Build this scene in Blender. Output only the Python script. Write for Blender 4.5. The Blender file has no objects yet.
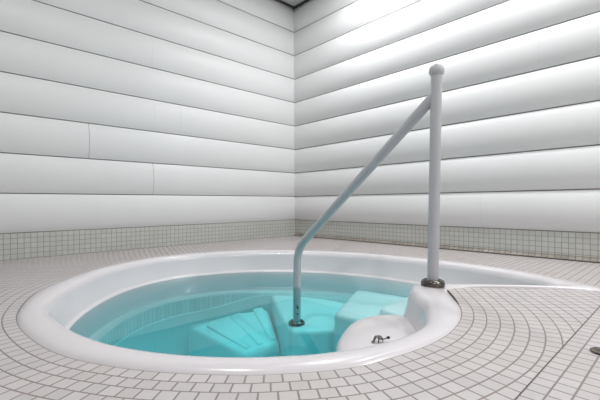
import bpy, bmesh, math, random
from mathutils import Vector
random.seed(7)
SC = bpy.context.scene
COL = SC.collection

# ------------------------------------------------------------------ layout
# deck is z = 0, camera at the origin's x/y, looking along +Y.
CAM_H = 0.40
P = Vector((-0.06, 4.60, 0))                 # inner corner of the room
LW = Vector((-0.730, -0.683, 0)).normalized()  # along the left wall, away from the corner
RW = Vector((0.683, -0.730, 0)).normalized()   # along the right wall, away from the corner
ROOM = 5.6
CEIL = 2.82
SKIRT = 0.19
PITCH = (CEIL - 0.003 - SKIRT) / 9
WATER_Z = -0.15

def room(a, b, z=0.0):
    """a metres along the left wall, b metres along the right wall."""
    v = P + LW * a + RW * b
    return Vector((v.x, v.y, z))

# ------------------------------------------------------------------ helpers
def link(name, bm, mat, parent=None, smooth=True, angle=40):
    me = bpy.data.meshes.new(name)
    bm.normal_update()
    bm.to_mesh(me); bm.free()
    o = bpy.data.objects.new(name, me); COL.objects.link(o)
    if mat: me.materials.append(mat)
    if smooth:
        me.shade_smooth() if hasattr(me, 'shade_smooth') else None
        try: me.set_sharp_from_angle(angle=math.radians(angle))
        except Exception: pass
    if parent: o.parent = parent
    return o

def structure(name, bm, mat, smooth=True):
    o = link(name, bm, mat, None, smooth); o['kind'] = 'structure'; return o

def thing(name, label, cat, loc=(0, 0, 0)):
    o = bpy.data.objects.new(name, None); COL.objects.link(o)
    o.location = loc; o.empty_display_size = 0.1
    o['label'] = label; o['category'] = cat
    return o

def tag(o, label, cat):
    o['label'] = label; o['category'] = cat; return o

def rel(o, root):
    """mesh was built in world space: keep it there under a root that sits elsewhere."""
    o.data.transform(root.matrix_basis.inverted()); o.parent = root; return o

def lathe(bm, prof, centre=(0, 0, 0), axis=Vector((0, 0, 1)), n=40, cap0=True, cap1=True):
    axis = Vector(axis).normalized()
    q = Vector((0, 0, 1)).rotation_difference(axis)
    c = Vector(centre); rings = []
    for r, z in prof:
        rings.append([bm.verts.new(c + q @ Vector((r*math.cos(2*math.pi*i/n), r*math.sin(2*math.pi*i/n), z))) for i in range(n)])
    for A, B in zip(rings, rings[1:]):
        for i in range(n):
            bm.faces.new((A[i], A[(i+1) % n], B[(i+1) % n], B[i]))
    if cap0: bm.faces.new(list(reversed(rings[0])))
    if cap1: bm.faces.new(rings[-1])

def tube(bm, pts, radius, n=24):
    pts = [Vector(p) for p in pts]
    rad = radius if isinstance(radius, (list, tuple)) else [radius]*len(pts)
    tang = []
    for i in range(len(pts)):
        a = pts[max(0, i-1)]; b = pts[min(len(pts)-1, i+1)]
        tang.append((b-a).normalized())
    ref = Vector((0, 0, 1)) if abs(tang[0].z) < .9 else Vector((1, 0, 0))
    nrm = (ref - tang[0]*ref.dot(tang[0])).normalized()
    rings = []
    for p, t, r in zip(pts, tang, rad):
        nrm = (nrm - t*nrm.dot(t)).normalized(); bi = t.cross(nrm)
        rings.append([bm.verts.new(p + (nrm*math.cos(2*math.pi*i/n) + bi*math.sin(2*math.pi*i/n))*r) for i in range(n)])
    for A, B in zip(rings, rings[1:]):
        for i in range(n):
            bm.faces.new((A[i], A[(i+1) % n], B[(i+1) % n], B[i]))
    bm.faces.new(list(reversed(rings[0]))); bm.faces.new(rings[-1])

def catmull(pts, closed=True, per=10):
    n = len(pts); out = []
    segs = n if closed else n-1
    g = lambda i: pts[i % n] if closed else pts[max(0, min(n-1, i))]
    for i in range(segs):
        p0, p1, p2, p3 = g(i-1), g(i), g(i+1), g(i+2)
        for k in range(per):
            t = k/per
            out.append(tuple(0.5*((2*b)+(-a+c)*t+(2*a-5*b+4*c-d)*t*t+(-a+3*b-3*c+d)*t**3) for a, b, c, d in zip(p0, p1, p2, p3)))
    if not closed: out.append(tuple(pts[-1]))
    return out

def normals2d(poly, closed=True):
    """left-hand normals (towards the inside of a counter-clockwise loop)."""
    n = len(poly); out = []
    for i in range(n):
        if closed: a, b = poly[(i-1) % n], poly[(i+1) % n]
        else: a, b = poly[max(0, i-1)], poly[min(n-1, i+1)]
        dx, dy = b[0]-a[0], b[1]-a[1]; l = math.hypot(dx, dy) or 1
        out.append((-dy/l, dx/l))
    return out

def offset(poly, d, closed=True):
    return [(p[0]+m[0]*d, p[1]+m[1]*d) for p, m in zip(poly, normals2d(poly, closed))]

def prism(bm, poly, z0, z1, inset=0.0, rings=((0, 0),), taper=0.0):
    """solid with a rounded top edge; taper widens the foot."""
    loops = []
    loops.append([bm.verts.new((x, y, z0)) for x, y in offset(poly, -taper)])
    for ins, dz in rings:
        loops.append([bm.verts.new((x, y, z1+dz)) for x, y in offset(poly, ins)])
    n = len(poly)
    for A, B in zip(loops, loops[1:]):
        for i in range(n):
            bm.faces.new((A[i], A[(i+1) % n], B[(i+1) % n], B[i]))
    bm.faces.new(loops[-1]); bm.faces.new(list(reversed(loops[0])))

def round_poly(poly, r, n=5):
    out = []; m = len(poly)
    for i in range(m):
        a, b, c = Vector(poly[i-1]), Vector(poly[i]), Vector(poly[(i+1) % m])
        u = (a-b); v = (c-b)
        rr = min(r, u.length*.45, v.length*.45)
        s = b + u.normalized()*rr; e = b + v.normalized()*rr
        for k in range(n+1):
            t = k/n
            q = s*(1-t)**2 + b*2*t*(1-t) + e*t*t
            out.append((q.x, q.y))
    return out

# ------------------------------------------------------------------ materials
def new_mat(name):
    m = bpy.data.materials.new(name); m.use_nodes = True
    nt = m.node_tree; b = nt.nodes['Principled BSDF']
    return m, nt, b

def plain(name, col, rough=.4, metal=0.0, noise=0.0, scale=8, coat=0.0, bump=0.0):
    m, nt, b = new_mat(name)
    b.inputs['Roughness'].default_value = rough
    b.inputs['Metallic'].default_value = metal
    b.inputs['Coat Weight'].default_value = coat
    tc = nt.nodes.new('ShaderNodeTexCoord')
    nz = nt.nodes.new('ShaderNodeTexNoise'); nz.inputs['Scale'].default_value = scale; nz.inputs['Detail'].default_value = 4
    nt.links.new(tc.outputs['Object'], nz.inputs['Vector'])
    mr = nt.nodes.new('ShaderNodeMapRange'); mr.inputs['From Min'].default_value = .3; mr.inputs['From Max'].default_value = .7
    mr.inputs['To Min'].default_value = 1-noise; mr.inputs['To Max'].default_value = 1
    nt.links.new(nz.outputs['Fac'], mr.inputs['Value'])
    mx = nt.nodes.new('ShaderNodeMix'); mx.data_type = 'RGBA'; mx.blend_type = 'MULTIPLY'; mx.inputs['Factor'].default_value = 1
    mx.inputs[6].default_value = (*col, 1); nt.links.new(mr.outputs['Result'], mx.inputs[7])
    nt.links.new(mx.outputs[2], b.inputs['Base Color'])
    if bump:
        bp = nt.nodes.new('ShaderNodeBump'); bp.inputs['Strength'].default_value = bump; bp.inputs['Distance'].default_value = .01
        nt.links.new(nz.outputs['Fac'], bp.inputs['Height']); nt.links.new(bp.outputs['Normal'], b.inputs['Normal'])
    return m

def tile_mat(name, tile, grout, gap=.045, rough=.35, var=.10, stain=(.5, .42, .34), stain_amt=.25, bump=.35):
    """square mosaic: one tile per UV unit."""
    m, nt, b = new_mat(name); N = nt.nodes.new; L = nt.links.new
    uv = N('ShaderNodeUVMap'); uv.uv_map = 'UVMap'
    sep = N('ShaderNodeSeparateXYZ'); L(uv.outputs['UV'], sep.inputs[0])
    def math_(op, a, bv=None):
        x = N('ShaderNodeMath'); x.operation = op
        for i, v in enumerate((a, bv)):
            if v is None: continue
            if isinstance(v, (int, float)): x.inputs[i].default_value = v
            else: L(v, x.inputs[i])
        return x.outputs[0]
    d = [math_('ABSOLUTE', math_('SUBTRACT', math_('FRACT', sep.outputs[i]), .5)) for i in (0, 1)]
    mx = math_('MAXIMUM', d[0], d[1])
    mask = N('ShaderNodeMapRange'); mask.interpolation_type = 'SMOOTHSTEP'
    mask.inputs['From Min'].default_value = .5-gap-.025; mask.inputs['From Max'].default_value = .5-gap+.025
    L(mx, mask.inputs['Value'])
    cell = N('ShaderNodeCombineXYZ'); L(math_('FLOOR', sep.outputs[0]), cell.inputs[0]); L(math_('FLOOR', sep.outputs[1]), cell.inputs[1])
    wn = N('ShaderNodeTexWhiteNoise'); wn.noise_dimensions = '2D'; L(cell.outputs[0], wn.inputs['Vector'])
    tint = N('ShaderNodeMapRange'); tint.inputs['To Min'].default_value = 1-var; tint.inputs['To Max'].default_value = 1.0
    L(wn.outputs['Value'], tint.inputs['Value'])
    tc = N('ShaderNodeTexCoord'); nz = N('ShaderNodeTexNoise'); nz.inputs['Scale'].default_value = 2.3; nz.inputs['Detail'].default_value = 5
    L(tc.outputs['Object'], nz.inputs['Vector'])
    st = N('ShaderNodeMapRange'); st.inputs['From Min'].default_value = .45; st.inputs['From Max'].default_value = .75
    st.inputs['To Max'].default_value = stain_amt; L(nz.outputs['Fac'], st.inputs['Value'])
    c1 = N('ShaderNodeMix'); c1.data_type = 'RGBA'; c1.blend_type = 'MULTIPLY'; c1.inputs['Factor'].default_value = 1
    c1.inputs[6].default_value = (*tile, 1); L(tint.outputs[0], c1.inputs[7])
    c2 = N('ShaderNodeMix'); c2.data_type = 'RGBA'; L(st.outputs[0], c2.inputs['Factor']); L(c1.outputs[2], c2.inputs[6]); c2.inputs[7].default_value = (*stain, 1)
    c3 = N('ShaderNodeMix'); c3.data_type = 'RGBA'; L(mask.outputs[0], c3.inputs['Factor']); L(c2.outputs[2], c3.inputs[6]); c3.inputs[7].default_value = (*grout, 1)
    L(c3.outputs[2], b.inputs['Base Color'])
    rr = N('ShaderNodeMapRange'); rr.inputs['To Min'].default_value = rough; rr.inputs['To Max'].default_value = .85
    L(mask.outputs[0], rr.inputs['Value']); L(rr.outputs[0], b.inputs['Roughness'])
    bp = N('ShaderNodeBump'); bp.invert = True; bp.inputs['Strength'].default_value = bump; bp.inputs['Distance'].default_value = .004
    L(mask.outputs[0], bp.inputs['Height']); L(bp.outputs['Normal'], b.inputs['Normal'])
    return m

M_PANEL = plain('white_cladding', (.78, .78, .78), .46, noise=.03, scale=1.5)
M_GAP = plain('cladding_joint', (.42, .41, .39), .7)
M_WALL = plain('plain_wall_paint', (.78, .78, .78), .6)
M_CEIL = plain('ceiling_paint', (.60, .60, .58), .7)
M_TRIM = plain('painted_shadow_gap', (.06, .06, .055), .7)
M_SHELL = plain('white_acrylic', (.73, .69, .71), .25, noise=.02, scale=3, coat=.3)
M_STEP = plain('white_acrylic_brightened', (.87, .87, .87), .35, noise=.03, scale=5)  # same acrylic made paler, so the submerged parts look better lit
M_TILE = tile_mat('deck_mosaic', (.585, .542, .540), (.27, .23, .215), gap=.05)
M_SKIRT = tile_mat('skirting_mosaic', (.56, .57, .54), (.30, .30, .27), gap=.05, var=.08, stain_amt=.12)
M_BAND = tile_mat('pool_mosaic', (.86, .86, .86), (.70, .73, .73), gap=.09, stain_amt=0)
M_RAIL = plain('white_coated_tube', (.50, .50, .525), .28, noise=.03, scale=12, coat=.3)
M_CHROME = plain('dark_reflection_chrome', (.20, .18, .165), .24, metal=1, noise=.5, scale=60)  # dark reflection put into the chrome's base colour
M_STEEL = plain('dull_steel', (.24, .22, .20), .35, metal=1, noise=.4, scale=120)
M_BLACK = plain('black_rubber', (.012, .012, .013), .45)
M_DRAIN = plain('stained_brass', (.24, .20, .17), .6, metal=.3, noise=.5, scale=90, bump=.4)

M_JOINT = plain('dark_sealant', (.10, .085, .075), .8)
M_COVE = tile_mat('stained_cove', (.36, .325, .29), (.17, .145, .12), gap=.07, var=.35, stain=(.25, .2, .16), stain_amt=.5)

def water_mat():
    m = bpy.data.materials.new('pool_water'); m.use_nodes = True
    nt = m.node_tree; nt.nodes.clear(); N = nt.nodes.new; L = nt.links.new
    out = N('ShaderNodeOutputMaterial')
    tr = N('ShaderNodeBsdfTransparent'); gl = N('ShaderNodeBsdfGlossy'); gl.inputs['Roughness'].default_value = .03
    fr = N('ShaderNodeFresnel'); fr.inputs['IOR'].default_value = 1.33
    mx = N('ShaderNodeMixShader'); L(fr.outputs[0], mx.inputs[0]); L(tr.outputs[0], mx.inputs[1]); L(gl.outputs[0], mx.inputs[2])
    tc = N('ShaderNodeTexCoord'); nz = N('ShaderNodeTexNoise'); nz.inputs['Scale'].default_value = 3; nz.inputs['Detail'].default_value = 2
    L(tc.outputs['Object'], nz.inputs['Vector'])
    bp = N('ShaderNodeBump'); bp.inputs['Strength'].default_value = .05; bp.inputs['Distance'].default_value = .01
    L(nz.outputs['Fac'], bp.inputs['Height']); L(bp.outputs[0], gl.inputs['Normal'])
    L(mx.outputs[0], out.inputs['Surface'])
    ab = N('ShaderNodeVolumeAbsorption'); ab.inputs['Color'].default_value = (.0, .955, .985, 1); ab.inputs['Density'].default_value = 1.35
    L(ab.outputs[0], out.inputs['Volume'])
    return m
M_WATER = water_mat()

# ------------------------------------------------------------------ tub outline (inner lip edge, outer lip edge), counter-clockwise from above
PAIRS = [
 ((-.173, .942), (-.163, .862)), ((0, .953), (.0, .872)), ((.092, .974), (.12, .897)), ((.175, 1.003), (.215, .942)),
 ((.27, 1.055), (.325, 1.012)), ((.357, 1.125), (.415, 1.088)), ((.425, 1.215), (.485, 1.170)), ((.475, 1.335), (.548, 1.268)),
 ((.508, 1.47), (.600, 1.385)), ((.512, 1.60), (.630, 1.50)), ((.520, 1.69), (.650, 1.60)), ((.550, 1.755), (.665, 1.67)),
 ((.615, 1.785), (.695, 1.703)), ((.72, 1.765), (.77, 1.725)), ((.90, 1.742), (.90, 1.722)), ((1.08, 1.722), (1.08, 1.703)),
 ((1.19, 1.715), (1.24, 1.675)), ((1.235, 1.748), (1.36, 1.655)), ((1.24, 1.82), (1.37, 1.77)), ((1.18, 2.05), (1.27, 2.09)),
 ((1.09, 2.21), (1.17, 2.26)), ((.972, 2.365), (1.05, 2.42)), ((.816, 2.53), (.88, 2.60)), ((.557, 2.746), (.60, 2.83)),
 ((.238, 2.92), (.26, 3.01)), ((-.1, 3.0), (-.1, 3.09)), ((-.45, 3.0), (-.47, 3.09)), ((-.75, 2.89), (-.79, 2.97)),
 ((-.967, 2.73), (-1.03, 2.79)), ((-1.10, 2.52), (-1.18, 2.56)), ((-1.165, 2.28), (-1.248, 2.295)), ((-1.165, 2.02), (-1.252, 2.02)),
 ((-1.115, 1.73), (-1.203, 1.695)), ((-1.0, 1.44), (-1.066, 1.40)), ((-.825, 1.24), (-.897, 1.187)), ((-.59, 1.062), (-.65, .99)),
 ((-.378, .974), (-.40, .893)),
]
PER = 8
INN = catmull([p[0] for p in PAIRS], True, PER)
OUT = catmull([p[1] for p in PAIRS], True, PER)
N_O = len(INN)

def ring(bm, pts, z): return [bm.verts.new((x, y, z)) for x, y in pts]
def bridge(bm, A, B):
    n = len(A)
    for i in range(n): bm.faces.new((A[i], A[(i+1) % n], B[(i+1) % n], B[i]))
def lerp(A, B, t): return [(a[0]*(1-t)+b[0]*t, a[1]*(1-t)+b[1]*t) for a, b in zip(A, B)]

tub = thing('hot_tub', 'large round white sunken hot tub set into the mosaic tiled deck', 'hot tub', (0, 2.0, 0))

# rim
bm = bmesh.new()
prof = [(OUT, -.03), (OUT, -.002), (lerp(OUT, INN, .08), .004), (lerp(OUT, INN, .22), .0095), (lerp(OUT, INN, .5), .013),
        (lerp(OUT, INN, .8), .012), (INN, .008), (offset(INN, .009), .001), (offset(INN, .017), -.010), (offset(INN, .022), -.024)]
rs = [ring(bm, p, z) for p, z in prof]
for A, B in zip(rs, rs[1:]): bridge(bm, A, B)
rel(link('rim', bm, M_SHELL), tub)

# basin wall, waterline bead, ledge, lower wall and floor
bm = bmesh.new()
prof = [(offset(INN, .022), -.024), (offset(INN, .030), -.06), (offset(INN, .048), -.128), (offset(INN, .053), -.138), (offset(INN, .060), -.142),
        (offset(INN, .063), -.150), (offset(INN, .062), -.27), (offset(INN, .066), -.285), (offset(INN, .085), -.292),
        (offset(INN, .105), -.294), (offset(INN, .112), -.302)]
rs = [ring(bm, p, z) for p, z in prof]
for A, B in zip(rs, rs[1:]): bridge(bm, A, B)
rel(link('basin_wall', bm, M_SHELL), tub)

bm = bmesh.new(); uvl = bm.loops.layers.uv.new('UVMap')
A = ring(bm, offset(INN, .112), -.302)
def band_z(p):
    t = max(0, min(1, (p[0]+.85)/.65)); t = t*t*(3-2*t)
    return -.40+.085*t if p[1] > 1.9 else -.40
BZ = [band_z(p) for p in INN]
B = [bm.verts.new((x, y, z)) for (x, y), z in zip(offset(INN, .116), BZ)]
acc = [0.0]
for i in range(N_O):
    p, q = INN[i], INN[(i+1) % N_O]; acc.append(acc[-1]+math.hypot(q[0]-p[0], q[1]-p[1]))
for i in range(N_O):
    f = bm.faces.new((A[i], A[(i+1) % N_O], B[(i+1) % N_O], B[i]))
    for l, (u, v) in zip(f.loops, ((acc[i], 4), (acc[i+1], 4), (acc[i+1], 0), (acc[i], 0))): l[uvl].uv = (u/.04, .5)
rel(link('mosaic_band', bm, M_BAND), tub)

bm = bmesh.new()
prof = [(.116, 0, 0), (.119, -.003, 0), (.14, -1.25, 2), (.20, -1.3, 2)]
rs = [[bm.verts.new((x, y, dz if fl == 2 else dz+z)) for (x, y), z in zip(offset(INN, o), BZ)] for o, dz, fl in prof]
for A, B in zip(rs, rs[1:]): bridge(bm, A, B)
bm.faces.new(rs[-1]); bmesh.ops.triangulate(bm, faces=[f for f in bm.faces if len(f.verts) > 4])
rel(link('basin_floor', bm, M_STEP), tub)

TOP = ((0, -.03), (.006, -.012), (.018, -.003), (.035, 0))
def block(name, poly, z0, z1, r=.05, taper=.02, label=None):
    bm = bmesh.new(); prism(bm, round_poly(poly, r), z0, z1, rings=TOP, taper=taper)
    if name == 'foot_step':
        bmesh.ops.triangulate(bm, faces=[f for f in bm.faces if len(f.verts) > 4])
        bmesh.ops.subdivide_edges(bm, edges=[e for e in bm.edges if min(v.co.z for v in e.verts) > -.45 and e.calc_length() > .1], cuts=3)
        for v in bm.verts:
            if v.co.z > -.45: v.co.z += .085*max(0, min(1, (v.co.y-2.52)/.38))
    o = rel(link(name, bm, M_STEP), tub)
    if label: o['label'] = label
    return o
# submerged moulded seats and steps
block('foot_step', [(-.07, 2.32), (.22, 2.33), (.42, 2.80), (.1, 2.96), (-.25, 2.96)], -1.3, -.40)
block('entry_step', [(.19, 2.18), (.335, 2.055), (.62, 2.0), (1.1, 2.2), (.90, 2.75), (.50, 3.0)], -1.3, -.25)
block('entry_step', [(.44, 2.13), (.55, 1.93), (.82, 2.12), (1.15, 2.3), (.95, 2.7)], -1.3, -.205)
# lounge seat with moulded grooves running towards the middle
lounge = [(-.37, 2.37), (-.14, 2.55), (-.255, 2.87), (-.50, 2.77), (-.79, 2.58)]
bm = bmesh.new(); prism(bm, round_poly(lounge, .03), -1.3, -.45, rings=TOP, taper=.03)
bmesh.ops.triangulate(bm, faces=[f for f in bm.faces if len(f.verts) > 4])
ln = Vector((.60, -.80)).normalized()                       # falls gently towards the middle of the tub
def lounge_drop(x, y): return -.15*max(0, ((Vector((x, y))-Vector((-.52, 2.70))).dot(ln))/.45) + .045*max(0, min(1, (y-2.6)/.27))
for v in bm.verts:
    if v.co.z > -.6: v.co.z += lounge_drop(v.co.x, v.co.y)
seat = rel(link('lounge_seat', bm, M_STEP), tub)
for (a, b) in (((-.64, 2.62), (-.34, 2.44)), ((-.49, 2.74), (-.265, 2.50)), ((-.33, 2.84), (-.19, 2.57))):
    bm = bmesh.new()
    a = Vector((*a, -.447)); b = Vector((*b, -.447)); d = (b-a).normalized(); s = Vector((-d.y, d.x, 0))
    w0, w1 = .042, .026
    poly = [(a+s*w0).to_2d(), (b+s*w1).to_2d(), (b-s*w1).to_2d(), (a-s*w0).to_2d()]
    prism(bm, list(reversed(round_poly([tuple(p) for p in poly], .015, 3))) if False else round_poly([tuple(p) for p in reversed(poly)], .015, 3), -.46, -.440, rings=((0, -.006), (.004, -.002), (.012, 0)))
    for v in bm.verts: v.co.z += lounge_drop(v.co.x, v.co.y)
    rel(link('seat_rib', bm, M_STEP), tub).parent = seat
# white entry ledge that stands out of the water under the rim
led = [(.02, 1.02), (.115, 1.20), (.13, 1.38), (.155, 1.49), (.225, 1.655), (.325, 1.755), (.43, 1.785), (.53, 1.74), (.53, 1.60), (.525, 1.46), (.49, 1.33), (.43, 1.20), (.36, 1.11), (.27, 1.03), (.16, .97), (.05, .95)]
led = catmull(led[::-1], True, 4)
bm = bmesh.new()
loops = []
cx = sum(p[0] for p in led)/len(led); cy = sum(p[1] for p in led)/len(led)
def shrink(k): return [(cx+(x-cx)*k, cy+(y-cy)*k) for x, y in led]
for k, z in ((1.10, -1.3), (1.04, -.30), (1.0, -.155), (.975, -.143), (.93, -.132), (.85, -.123), (.7, -.116), (.45, -.112)):
    loops.append(ring(bm, shrink(k), z))
for A, B in zip(loops, loops[1:]): bridge(bm, A, B)
bm.faces.new(loops[-1])
bmesh.ops.recalc_face_normals(bm, faces=bm.faces)
o = rel(link('entry_ledge', bm, M_SHELL), tub); o['label'] = 'rounded white ledge standing just out of the water'

# water body
bm = bmesh.new()
A = ring(bm, offset(INN, .056), WATER_Z); B = ring(bm, offset(INN, .056), -1.35)
bridge(bm, A, B)
f1 = bm.faces.new(A); f2 = bm.faces.new(list(reversed(B)))
bmesh.ops.triangulate(bm, faces=[f1, f2]); bmesh.ops.recalc_face_normals(bm, faces=bm.faces)
w = link('water', bm, M_WATER, smooth=False)
tag(w, 'clear turquoise water filling the round white tub', 'water')

# dark open joint between rim and tiles at the tip
bm = bmesh.new()
seg = [(x, y, .004) for x, y in OUT[int(8.6*PER):int(11.6*PER)]]
tube(bm, seg, [.0008+.0024*math.sin(math.pi*i/(len(seg)-1)) for i in range(len(seg))], 8)
o = rel(link('edge_joint', bm, M_JOINT), tub); o['label'] = 'dark open joint along the rim edge'

# ------------------------------------------------------------------ deck
T = .040
bm = bmesh.new(); uvl = bm.loops.layers.uv.new('UVMap')
corners = [room(-.02, -.02), room(ROOM, -.02), room(ROOM, ROOM), room(-.02, ROOM)]
vs = [bm.verts.new((c.x, c.y, -.003)) for c in corners]
hs = [bm.verts.new((x, y, -.003)) for x, y in offset(OUT, .01)]
eds = [bm.edges.new((vs[i], vs[(i+1) % 4])) for i in range(4)] + [bm.edges.new((hs[i], hs[(i+1) % N_O])) for i in range(N_O)]
bmesh.ops.triangle_fill(bm, use_beauty=True, edges=eds, normal=(0, 0, 1))
for f in bm.faces:
    if f.normal.z < 0: f.normal_flip()
    for l in f.loops:
        d = l.vert.co - P; l[uvl].uv = (d.dot(LW)/T, d.dot(RW)/T-.67)
# concentric rows of mosaic round the rim, laid row by row
LINE_P = Vector((.74, 1.038, 0)); LINE_D = Vector((.73, .683, 0)).normalized()
i_tip = 10*PER; i_start = 24*PER
loop = [OUT[i % N_O] for i in range(i_start, N_O+i_tip+1)]
t0 = Vector((loop[-1][0]-loop[-2][0], loop[-1][1]-loop[-2][1])).normalized(); ext = []; q = Vector(loop[-1])
for k in range(14):
    q = q + (t0.lerp(Vector((.045, 1)), min(1, k/8))).normalized()*.05; ext.append((q.x, q.y))
base = loop + ext
strip = bmesh.new(); su = strip.loops.layers.uv.new('UVMap')
def total(poly):
    a = [0.0]
    for p, q in zip(poly, poly[1:]): a.append(a[-1]+math.hypot(q[0]-p[0], q[1]-p[1]))
    return a
for k in range(21):
    p0 = offset(base, -T*k, False); p1 = offset(base, -T*(k+1), False); pm = offset(base, -T*(k+.5), False)
    a = total(pm); end = a[-1]
    V0 = ring(strip, p0, 0.0); V1 = ring(strip, p1, 0.0)
    for i in range(len(base)-1):
        f = strip.faces.new((V1[i], V1[i+1], V0[i+1], V0[i]))
        us = [(a[i]-end)/(T*1.06), (a[i+1]-end)/(T*1.06)]
        for l, (u, v) in zip(f.loops, ((us[0], k+1), (us[1], k+1), (us[1], k), (us[0], k))): l[su].uv = (u, v)
def clip(co, no):
    bmesh.ops.bisect_plane(strip, geom=list(strip.verts)+list(strip.edges)+list(strip.faces), plane_co=co, plane_no=no, clear_outer=True)
clip(LINE_P, Vector((LINE_D.y, -LINE_D.x, 0)))                      # straight-laid field begins here
e0 = Vector((.695, 1.722, 0)); e1 = Vector((1.24, 1.675, 0)); ed = (e1-e0).normalized()
# cut the rows off along the tub's straight edge (only right of the tip)
side = []
for f in list(strip.faces):
    if f.calc_center_median().x > .60 and f.calc_center_median().y > 1.3: side.append(f)
g = set()
for f in side: g.update(f.verts); g.update(f.edges); g.add(f)
bmesh.ops.bisect_plane(strip, geom=list(g), plane_co=e0+Vector((0, .012, 0)), plane_no=Vector((-ed.y, ed.x, 0)), clear_outer=True)
clip(room(.01, 0), -LW); clip(room(0, .01), -RW)
for f in strip.faces:
    if f.normal.z < 0: f.normal_flip()
me2 = bpy.data.meshes.new('tmp'); strip.to_mesh(me2); strip.free(); bm.from_mesh(me2); bpy.data.meshes.remove(me2)
structure('floor', bm, M_TILE, smooth=False)

# ------------------------------------------------------------------ walls
def clad_wall(name, along, inward, joints, bul=.040):
    """nine bulging white boards, one above another, with fine vertical joints."""
    bm = bmesh.new(); nseg = 14
    def at(s, z, d): v = P + along*s + inward*d; return (v.x, v.y, z)
    for k in range(9):
        z0 = SKIRT + k*PITCH; z1 = z0 + PITCH
        cuts = sorted(joints.get(k, []))
        stops = [(-.04, None)]
        for c, deep in cuts: stops += [(c-.0018, 'g0' if deep else 'f0'), (c+.0018, 'g1')]
        stops.append((ROOM, None))
        ss = [s for s, _ in stops]
        prof = [(z0+.0, -.022)]
        for j in range(nseg+1):
            t = j/nseg
            a = 2*t-1
            prof.append((z0+.0035+(PITCH-.0075)*t, -.006+bul*(1-a*a)**.85))
        prof.append((z1, -.022))
        for a_i in range(len(ss)-1):
            gap = stops[a_i][1] == 'g0'; faint = stops[a_i][1] == 'f0'; dp = .006 if gap else (.0012 if faint else 0)
            A = [bm.verts.new(at(ss[a_i], z, d-dp)) for z, d in prof]
            B = [bm.verts.new(at(ss[a_i+1], z, d-dp)) for z, d in prof]
            for i in range(len(prof)-1):
                f = bm.faces.new((A[i], B[i], B[i+1], A[i+1]))
                f.material_index = 1 if (gap or i in (0, len(prof)-2)) else 0
    # wall behind and below the boards
    for (z0, z1, d) in ((0, SKIRT, -.02),):
        q = [bm.verts.new(at(s, z, d)) for s, z in ((-.04, z0), (ROOM, z0), (ROOM, z1), (-.04, z1))]
        bm.faces.new(q)
    # flip to face the room
    bmesh.ops.recalc_face_normals(bm, faces=bm.faces)
    for f in bm.faces:
        if f.normal.dot(inward) < 0 and abs(f.normal.dot(inward)) > .05: f.normal_flip()
    o = structure(name, bm, M_PANEL); o.data.materials.append(M_GAP)
    return o
def s_left(x):   # image column -> metres along the left wall
    k = (x-300)/370; return (P.x-k*P.y)/(-LW.x+k*LW.y)
def s_right(x):
    k = (x-300)/370; return (k*P.y-P.x)/(RW.x-k*RW.y)
clad_wall('wall_left', LW, RW, {0: [(s_left(97), 0)], 1: [(s_left(153), 1)], 2: [(s_left(89), 1)], 3: [(s_left(154), 0), (s_left(180), 0)], 5: [(s_left(152), 0)]}, .031)
clad_wall('wall_right', RW, LW, {0: [(s_right(482), 0)], 4: [(s_right(541), 0)]})

def skirting(name, along, inward):
    bm = bmesh.new(); uvl = bm.loops.layers.uv.new('UVMap')
    def at(s, z, d): v = P + along*s + inward*d; return bm.verts.new((v.x, v.y, z))
    prof = [(-.01, .0), (SKIRT, 0.0), (SKIRT+.002, -.02)]
    seg = 40
    for i in range(seg):
        s0, s1 = -.02+(ROOM+.02)*i/seg, -.02+(ROOM+.02)*(i+1)/seg
        for (za, da), (zb, db) in zip(prof, prof[1:]):
            f = bm.faces.new((at(s0, za, da), at(s1, za, da), at(s1, zb, db), at(s0, zb, db)))
            for l, (s, z) in zip(f.loops, ((s0, za), (s1, za), (s1, zb), (s0, zb))): l[uvl].uv = (s/.040, (z)/.038)
    bmesh.ops.remove_doubles(bm, verts=bm.verts, dist=1e-5)
    bmesh.ops.recalc_face_normals(bm, faces=bm.faces)
    for f in bm.faces:
        if f.normal.dot(inward) < -.05 : f.normal_flip()
    return structure(name, bm, M_SKIRT, smooth=False)
skirting('baseboard_left', LW, RW)
skirting('baseboard_right', RW, LW)

# stained cove tiles where the right wall meets the deck
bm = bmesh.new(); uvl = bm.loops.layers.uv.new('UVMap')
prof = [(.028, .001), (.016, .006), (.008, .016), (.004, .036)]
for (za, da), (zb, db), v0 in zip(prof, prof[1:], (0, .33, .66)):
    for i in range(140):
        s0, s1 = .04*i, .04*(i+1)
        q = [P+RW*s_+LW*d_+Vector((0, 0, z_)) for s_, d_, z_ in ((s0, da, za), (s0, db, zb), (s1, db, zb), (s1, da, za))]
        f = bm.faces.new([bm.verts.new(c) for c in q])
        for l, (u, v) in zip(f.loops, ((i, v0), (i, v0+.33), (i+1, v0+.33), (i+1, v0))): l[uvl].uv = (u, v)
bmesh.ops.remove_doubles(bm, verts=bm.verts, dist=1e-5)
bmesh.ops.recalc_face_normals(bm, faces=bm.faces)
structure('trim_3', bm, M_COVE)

def quad(name, pts, mat):
    bm = bmesh.new(); bm.faces.new([bm.verts.new(p) for p in pts]); return structure(name, bm, mat, False)
quad('wall_back', [room(ROOM, 0, -.01), room(ROOM, ROOM, -.01), room(ROOM, ROOM, CEIL), room(ROOM, 0, CEIL)], M_WALL)
quad('wall_near', [room(0, ROOM, -.01), room(ROOM, ROOM, -.01), room(ROOM, ROOM, CEIL), room(0, ROOM, CEIL)], M_WALL)
quad('ceiling', [room(-.03, -.03, CEIL), room(ROOM, -.03, CEIL), room(ROOM, ROOM, CEIL), room(-.03, ROOM, CEIL)], M_CEIL)
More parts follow.
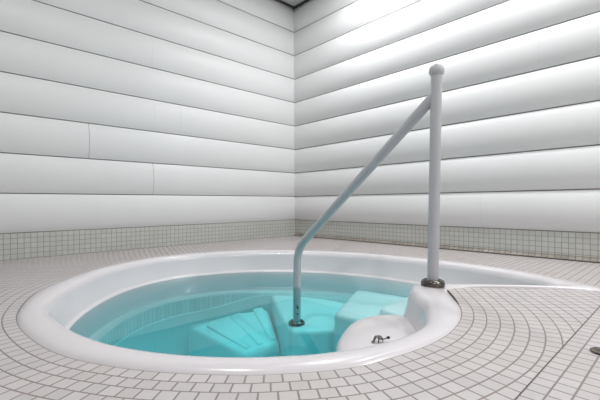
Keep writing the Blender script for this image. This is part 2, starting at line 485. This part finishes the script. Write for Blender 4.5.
# near-black strip painting in the shadow gap where the boards meet the ceiling
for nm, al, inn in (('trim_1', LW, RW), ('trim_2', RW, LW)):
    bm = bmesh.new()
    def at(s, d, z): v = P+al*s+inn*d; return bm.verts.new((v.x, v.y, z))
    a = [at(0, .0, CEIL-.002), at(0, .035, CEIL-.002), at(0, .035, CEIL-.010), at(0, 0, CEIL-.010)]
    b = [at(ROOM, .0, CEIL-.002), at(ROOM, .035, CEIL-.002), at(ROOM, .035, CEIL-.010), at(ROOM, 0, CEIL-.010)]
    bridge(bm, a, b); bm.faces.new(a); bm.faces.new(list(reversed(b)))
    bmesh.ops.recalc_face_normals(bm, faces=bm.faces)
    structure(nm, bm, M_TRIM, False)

# ------------------------------------------------------------------ handrail
PB = Vector((.617, 1.725, .010)); PT = Vector((.640, 1.725, 1.012))
FT = Vector((-.026, 2.44, -.398)); BEND = Vector((-.020, 2.44, .100))
R_T = .0255
hr = thing('handrail', 'white tubular handrail with ball topped post and sloping rail into the water', 'handrail', PB)
bm = bmesh.new(); ax = (PT-PB).normalized()
tube(bm, [PB, PB.lerp(PT, .5), PT-ax*.02], R_T, 32); rel(link('post', bm, M_RAIL), hr)
bm = bmesh.new()
prof = [(.024, -.034)] + [(.0345*math.sin(math.radians(a)), -.0345*math.cos(math.radians(a))) for a in range(44, 180, 8)] + [(.001, .0345)]
lathe(bm, prof, PT, ax, 32); rel(link('ball_cap', bm, M_RAIL), hr)
att = PB.lerp(PT, (.905-.02)/.992)
d1 = (BEND-att).normalized(); rb = .11
a0 = BEND-d1*rb; a1 = BEND-Vector((0, 0, 1))*rb*.9
path = [att, att.lerp(a0, .33), att.lerp(a0, .66)]
for k in range(11):
    t = k/10; path.append(a0*(1-t)**2+BEND*2*t*(1-t)+a1*t*t)
path += [a1.lerp(FT, .5), FT]
bm = bmesh.new(); tube(bm, path, R_T, 28); rail = rel(link('rail', bm, M_RAIL), hr)
# dark chrome escutcheons
def flange(c, r, h):
    bm = bmesh.new()
    lathe(bm, [(r*.97, 0), (r, h*.2), (r*.99, h*.55), (r*.90, h*.88), (r*.76, h), (r*.66, h*.9), (r*.6, h*.62), (R_T+.002, h*.55), (R_T+.001, h*.1)], c, (0, 0, 1), 40, True, False)
    return rel(link('base_flange', bm, M_CHROME), hr)
f1 = flange(PB+Vector((0, 0, .0)), .054, .030); f1['label'] = 'dark metal ring at the foot of the post'
f2 = flange(FT+Vector((0, 0, -.004)), .055, .028); f2['label'] = 'dark metal ring at the submerged foot of the rail'
# two bolt heads sitting in the post's ring
for ang in (235, 300):
    bm = bmesh.new(); c = PB+Vector((math.cos(math.radians(ang))*.043, math.sin(math.radians(ang))*.043, .024))
    lathe(bm, [(.0125, 0), (.0125, .007), (.010, .0105), (.004, .011)], c, (0, 0, 1), 6); rel(link('bolt', bm, M_STEEL), hr).parent = f1
# black grub screws low on the rail
for z, r in ((-.285, .0075), (-.272, .006), (-.325, .006)):
    bm = bmesh.new(); dv = Vector((.15, -1, 0)).normalized()
    c = Vector((FT.x+.003, FT.y, z)) + dv*(R_T-.002)
    lathe(bm, [(r, 0), (r, .003), (r*.6, .004)], c, dv, 12); o = rel(link('grub_screw', bm, M_BLACK), hr); o.parent = rail; o['label'] = 'black grub screw'

# ------------------------------------------------------------------ bent metal fitting on the ledge
fx, fy, fz = .290, 1.355, -.1115
fit = thing('metal_fitting', 'small bent metal fitting with a black end lying on the white ledge', 'fitting', (fx, fy, fz))
bm = bmesh.new()
# folded strap: foot, riser, flat top, second riser
sec = [(-.030, .001), (-.024, .002), (-.019, .016), (-.015, .020), (.004, .020), (.008, .017), (.010, .002)]
w = .009
ring2 = []
for x, z in sec: ring2.append([bm.verts.new((x, -w, z)), bm.verts.new((x, w, z)), bm.verts.new((x, w, z+.0022)), bm.verts.new((x, -w, z+.0022))])
for A, B in zip(ring2, ring2[1:]):
    for i in range(4): bm.faces.new((A[i], A[(i+1) % 4], B[(i+1) % 4], B[i]))
bm.faces.new(ring2[0]); bm.faces.new(list(reversed(ring2[-1])))
bmesh.ops.recalc_face_normals(bm, faces=bm.faces)
o = link('strap', bm, M_STEEL, fit)
bm = bmesh.new(); tube(bm, [(-.008, 0, .014), (.004, -.001, .012), (.014, -.002, .0115), (.028, -.003, .016)], .0028, 10); link('rod', bm, M_STEEL, fit)
bm = bmesh.new(); bmesh.ops.create_uvsphere(bm, u_segments=14, v_segments=8, radius=.0055)
for v in bm.verts: v.co = Vector((v.co.x*1.3, v.co.y, v.co.z)) + Vector((.031, -.003, .0165))
link('end_knob', bm, M_BLACK, fit)
bm = bmesh.new(); tube(bm, [(-.006, -.006, .020), (-.008, -.008, .001)], .0026, 8); link('prong', bm, M_STEEL, fit)
fit.rotation_euler = (0, 0, math.radians(8))

# ------------------------------------------------------------------ floor drain at the right edge of the picture
dr = thing('floor_drain', 'small dull brown drain cover let into the tiles at right', 'drain', (.80, .985, 0)); dr.scale = (.8, .8, .8)
bm = bmesh.new(); lathe(bm, [(.030, 0), (.030, .003), (.027, .0055), (.022, .0055), (.021, .003)], (0, 0, 0), (0, 0, 1), 32, True, True); link('drain_ring', bm, M_DRAIN, dr)
bm = bmesh.new()
for k in range(-2, 3):
    h = math.sqrt(.021**2-(k*.0075)**2)
    mtx = [(-h, k*.0075-.002), (h, k*.0075-.002), (h, k*.0075+.002), (-h, k*.0075+.002)]
    prism(bm, mtx, .001, .005, rings=((0, 0),))
link('grate', bm, M_DRAIN, dr)

# ------------------------------------------------------------------ lights
def lamp(a, b, power, size=.16, spread=180, z=CEIL-.05, col=(.975, .99, 1)):
    l = bpy.data.lights.new('ceiling_lamp', 'AREA'); l.shape = 'DISK'; l.size = size; l.energy = power; l.color = col
    l.spread = math.radians(spread)
    o = bpy.data.objects.new('ceiling_lamp', l); COL.objects.link(o); o.location = room(a, b, z); return o
lamp(.55, 1.35, 18)
lamp(.45, 2.75, 13)
lamp(.75, 4.4, 30)
lamp(2.6, 1.9, 16)
lamp(2.9, 4.3, 20)
wd = bpy.data.worlds.new('World'); SC.world = wd; wd.use_nodes = True
wd.node_tree.nodes['Background'].inputs[0].default_value = (.9, .95, 1, 1)
wd.node_tree.nodes['Background'].inputs[1].default_value = .3

# ------------------------------------------------------------------ camera
cam = bpy.data.cameras.new('camera'); cam.sensor_width = 36; cam.lens = 36*370/600; cam.shift_y = 3/600; cam.clip_start = .02
co = bpy.data.objects.new('camera', cam); COL.objects.link(co)
co.location = (0, 0, CAM_H); co.rotation_euler = (math.radians(90), math.radians(.31), 0)
SC.camera = co
SC.view_settings.view_transform = 'Standard'; SC.view_settings.look = 'None'
SC.view_settings.gamma = 1; SC.view_settings.use_curve_mapping = False
SC.view_settings.exposure = 0.25
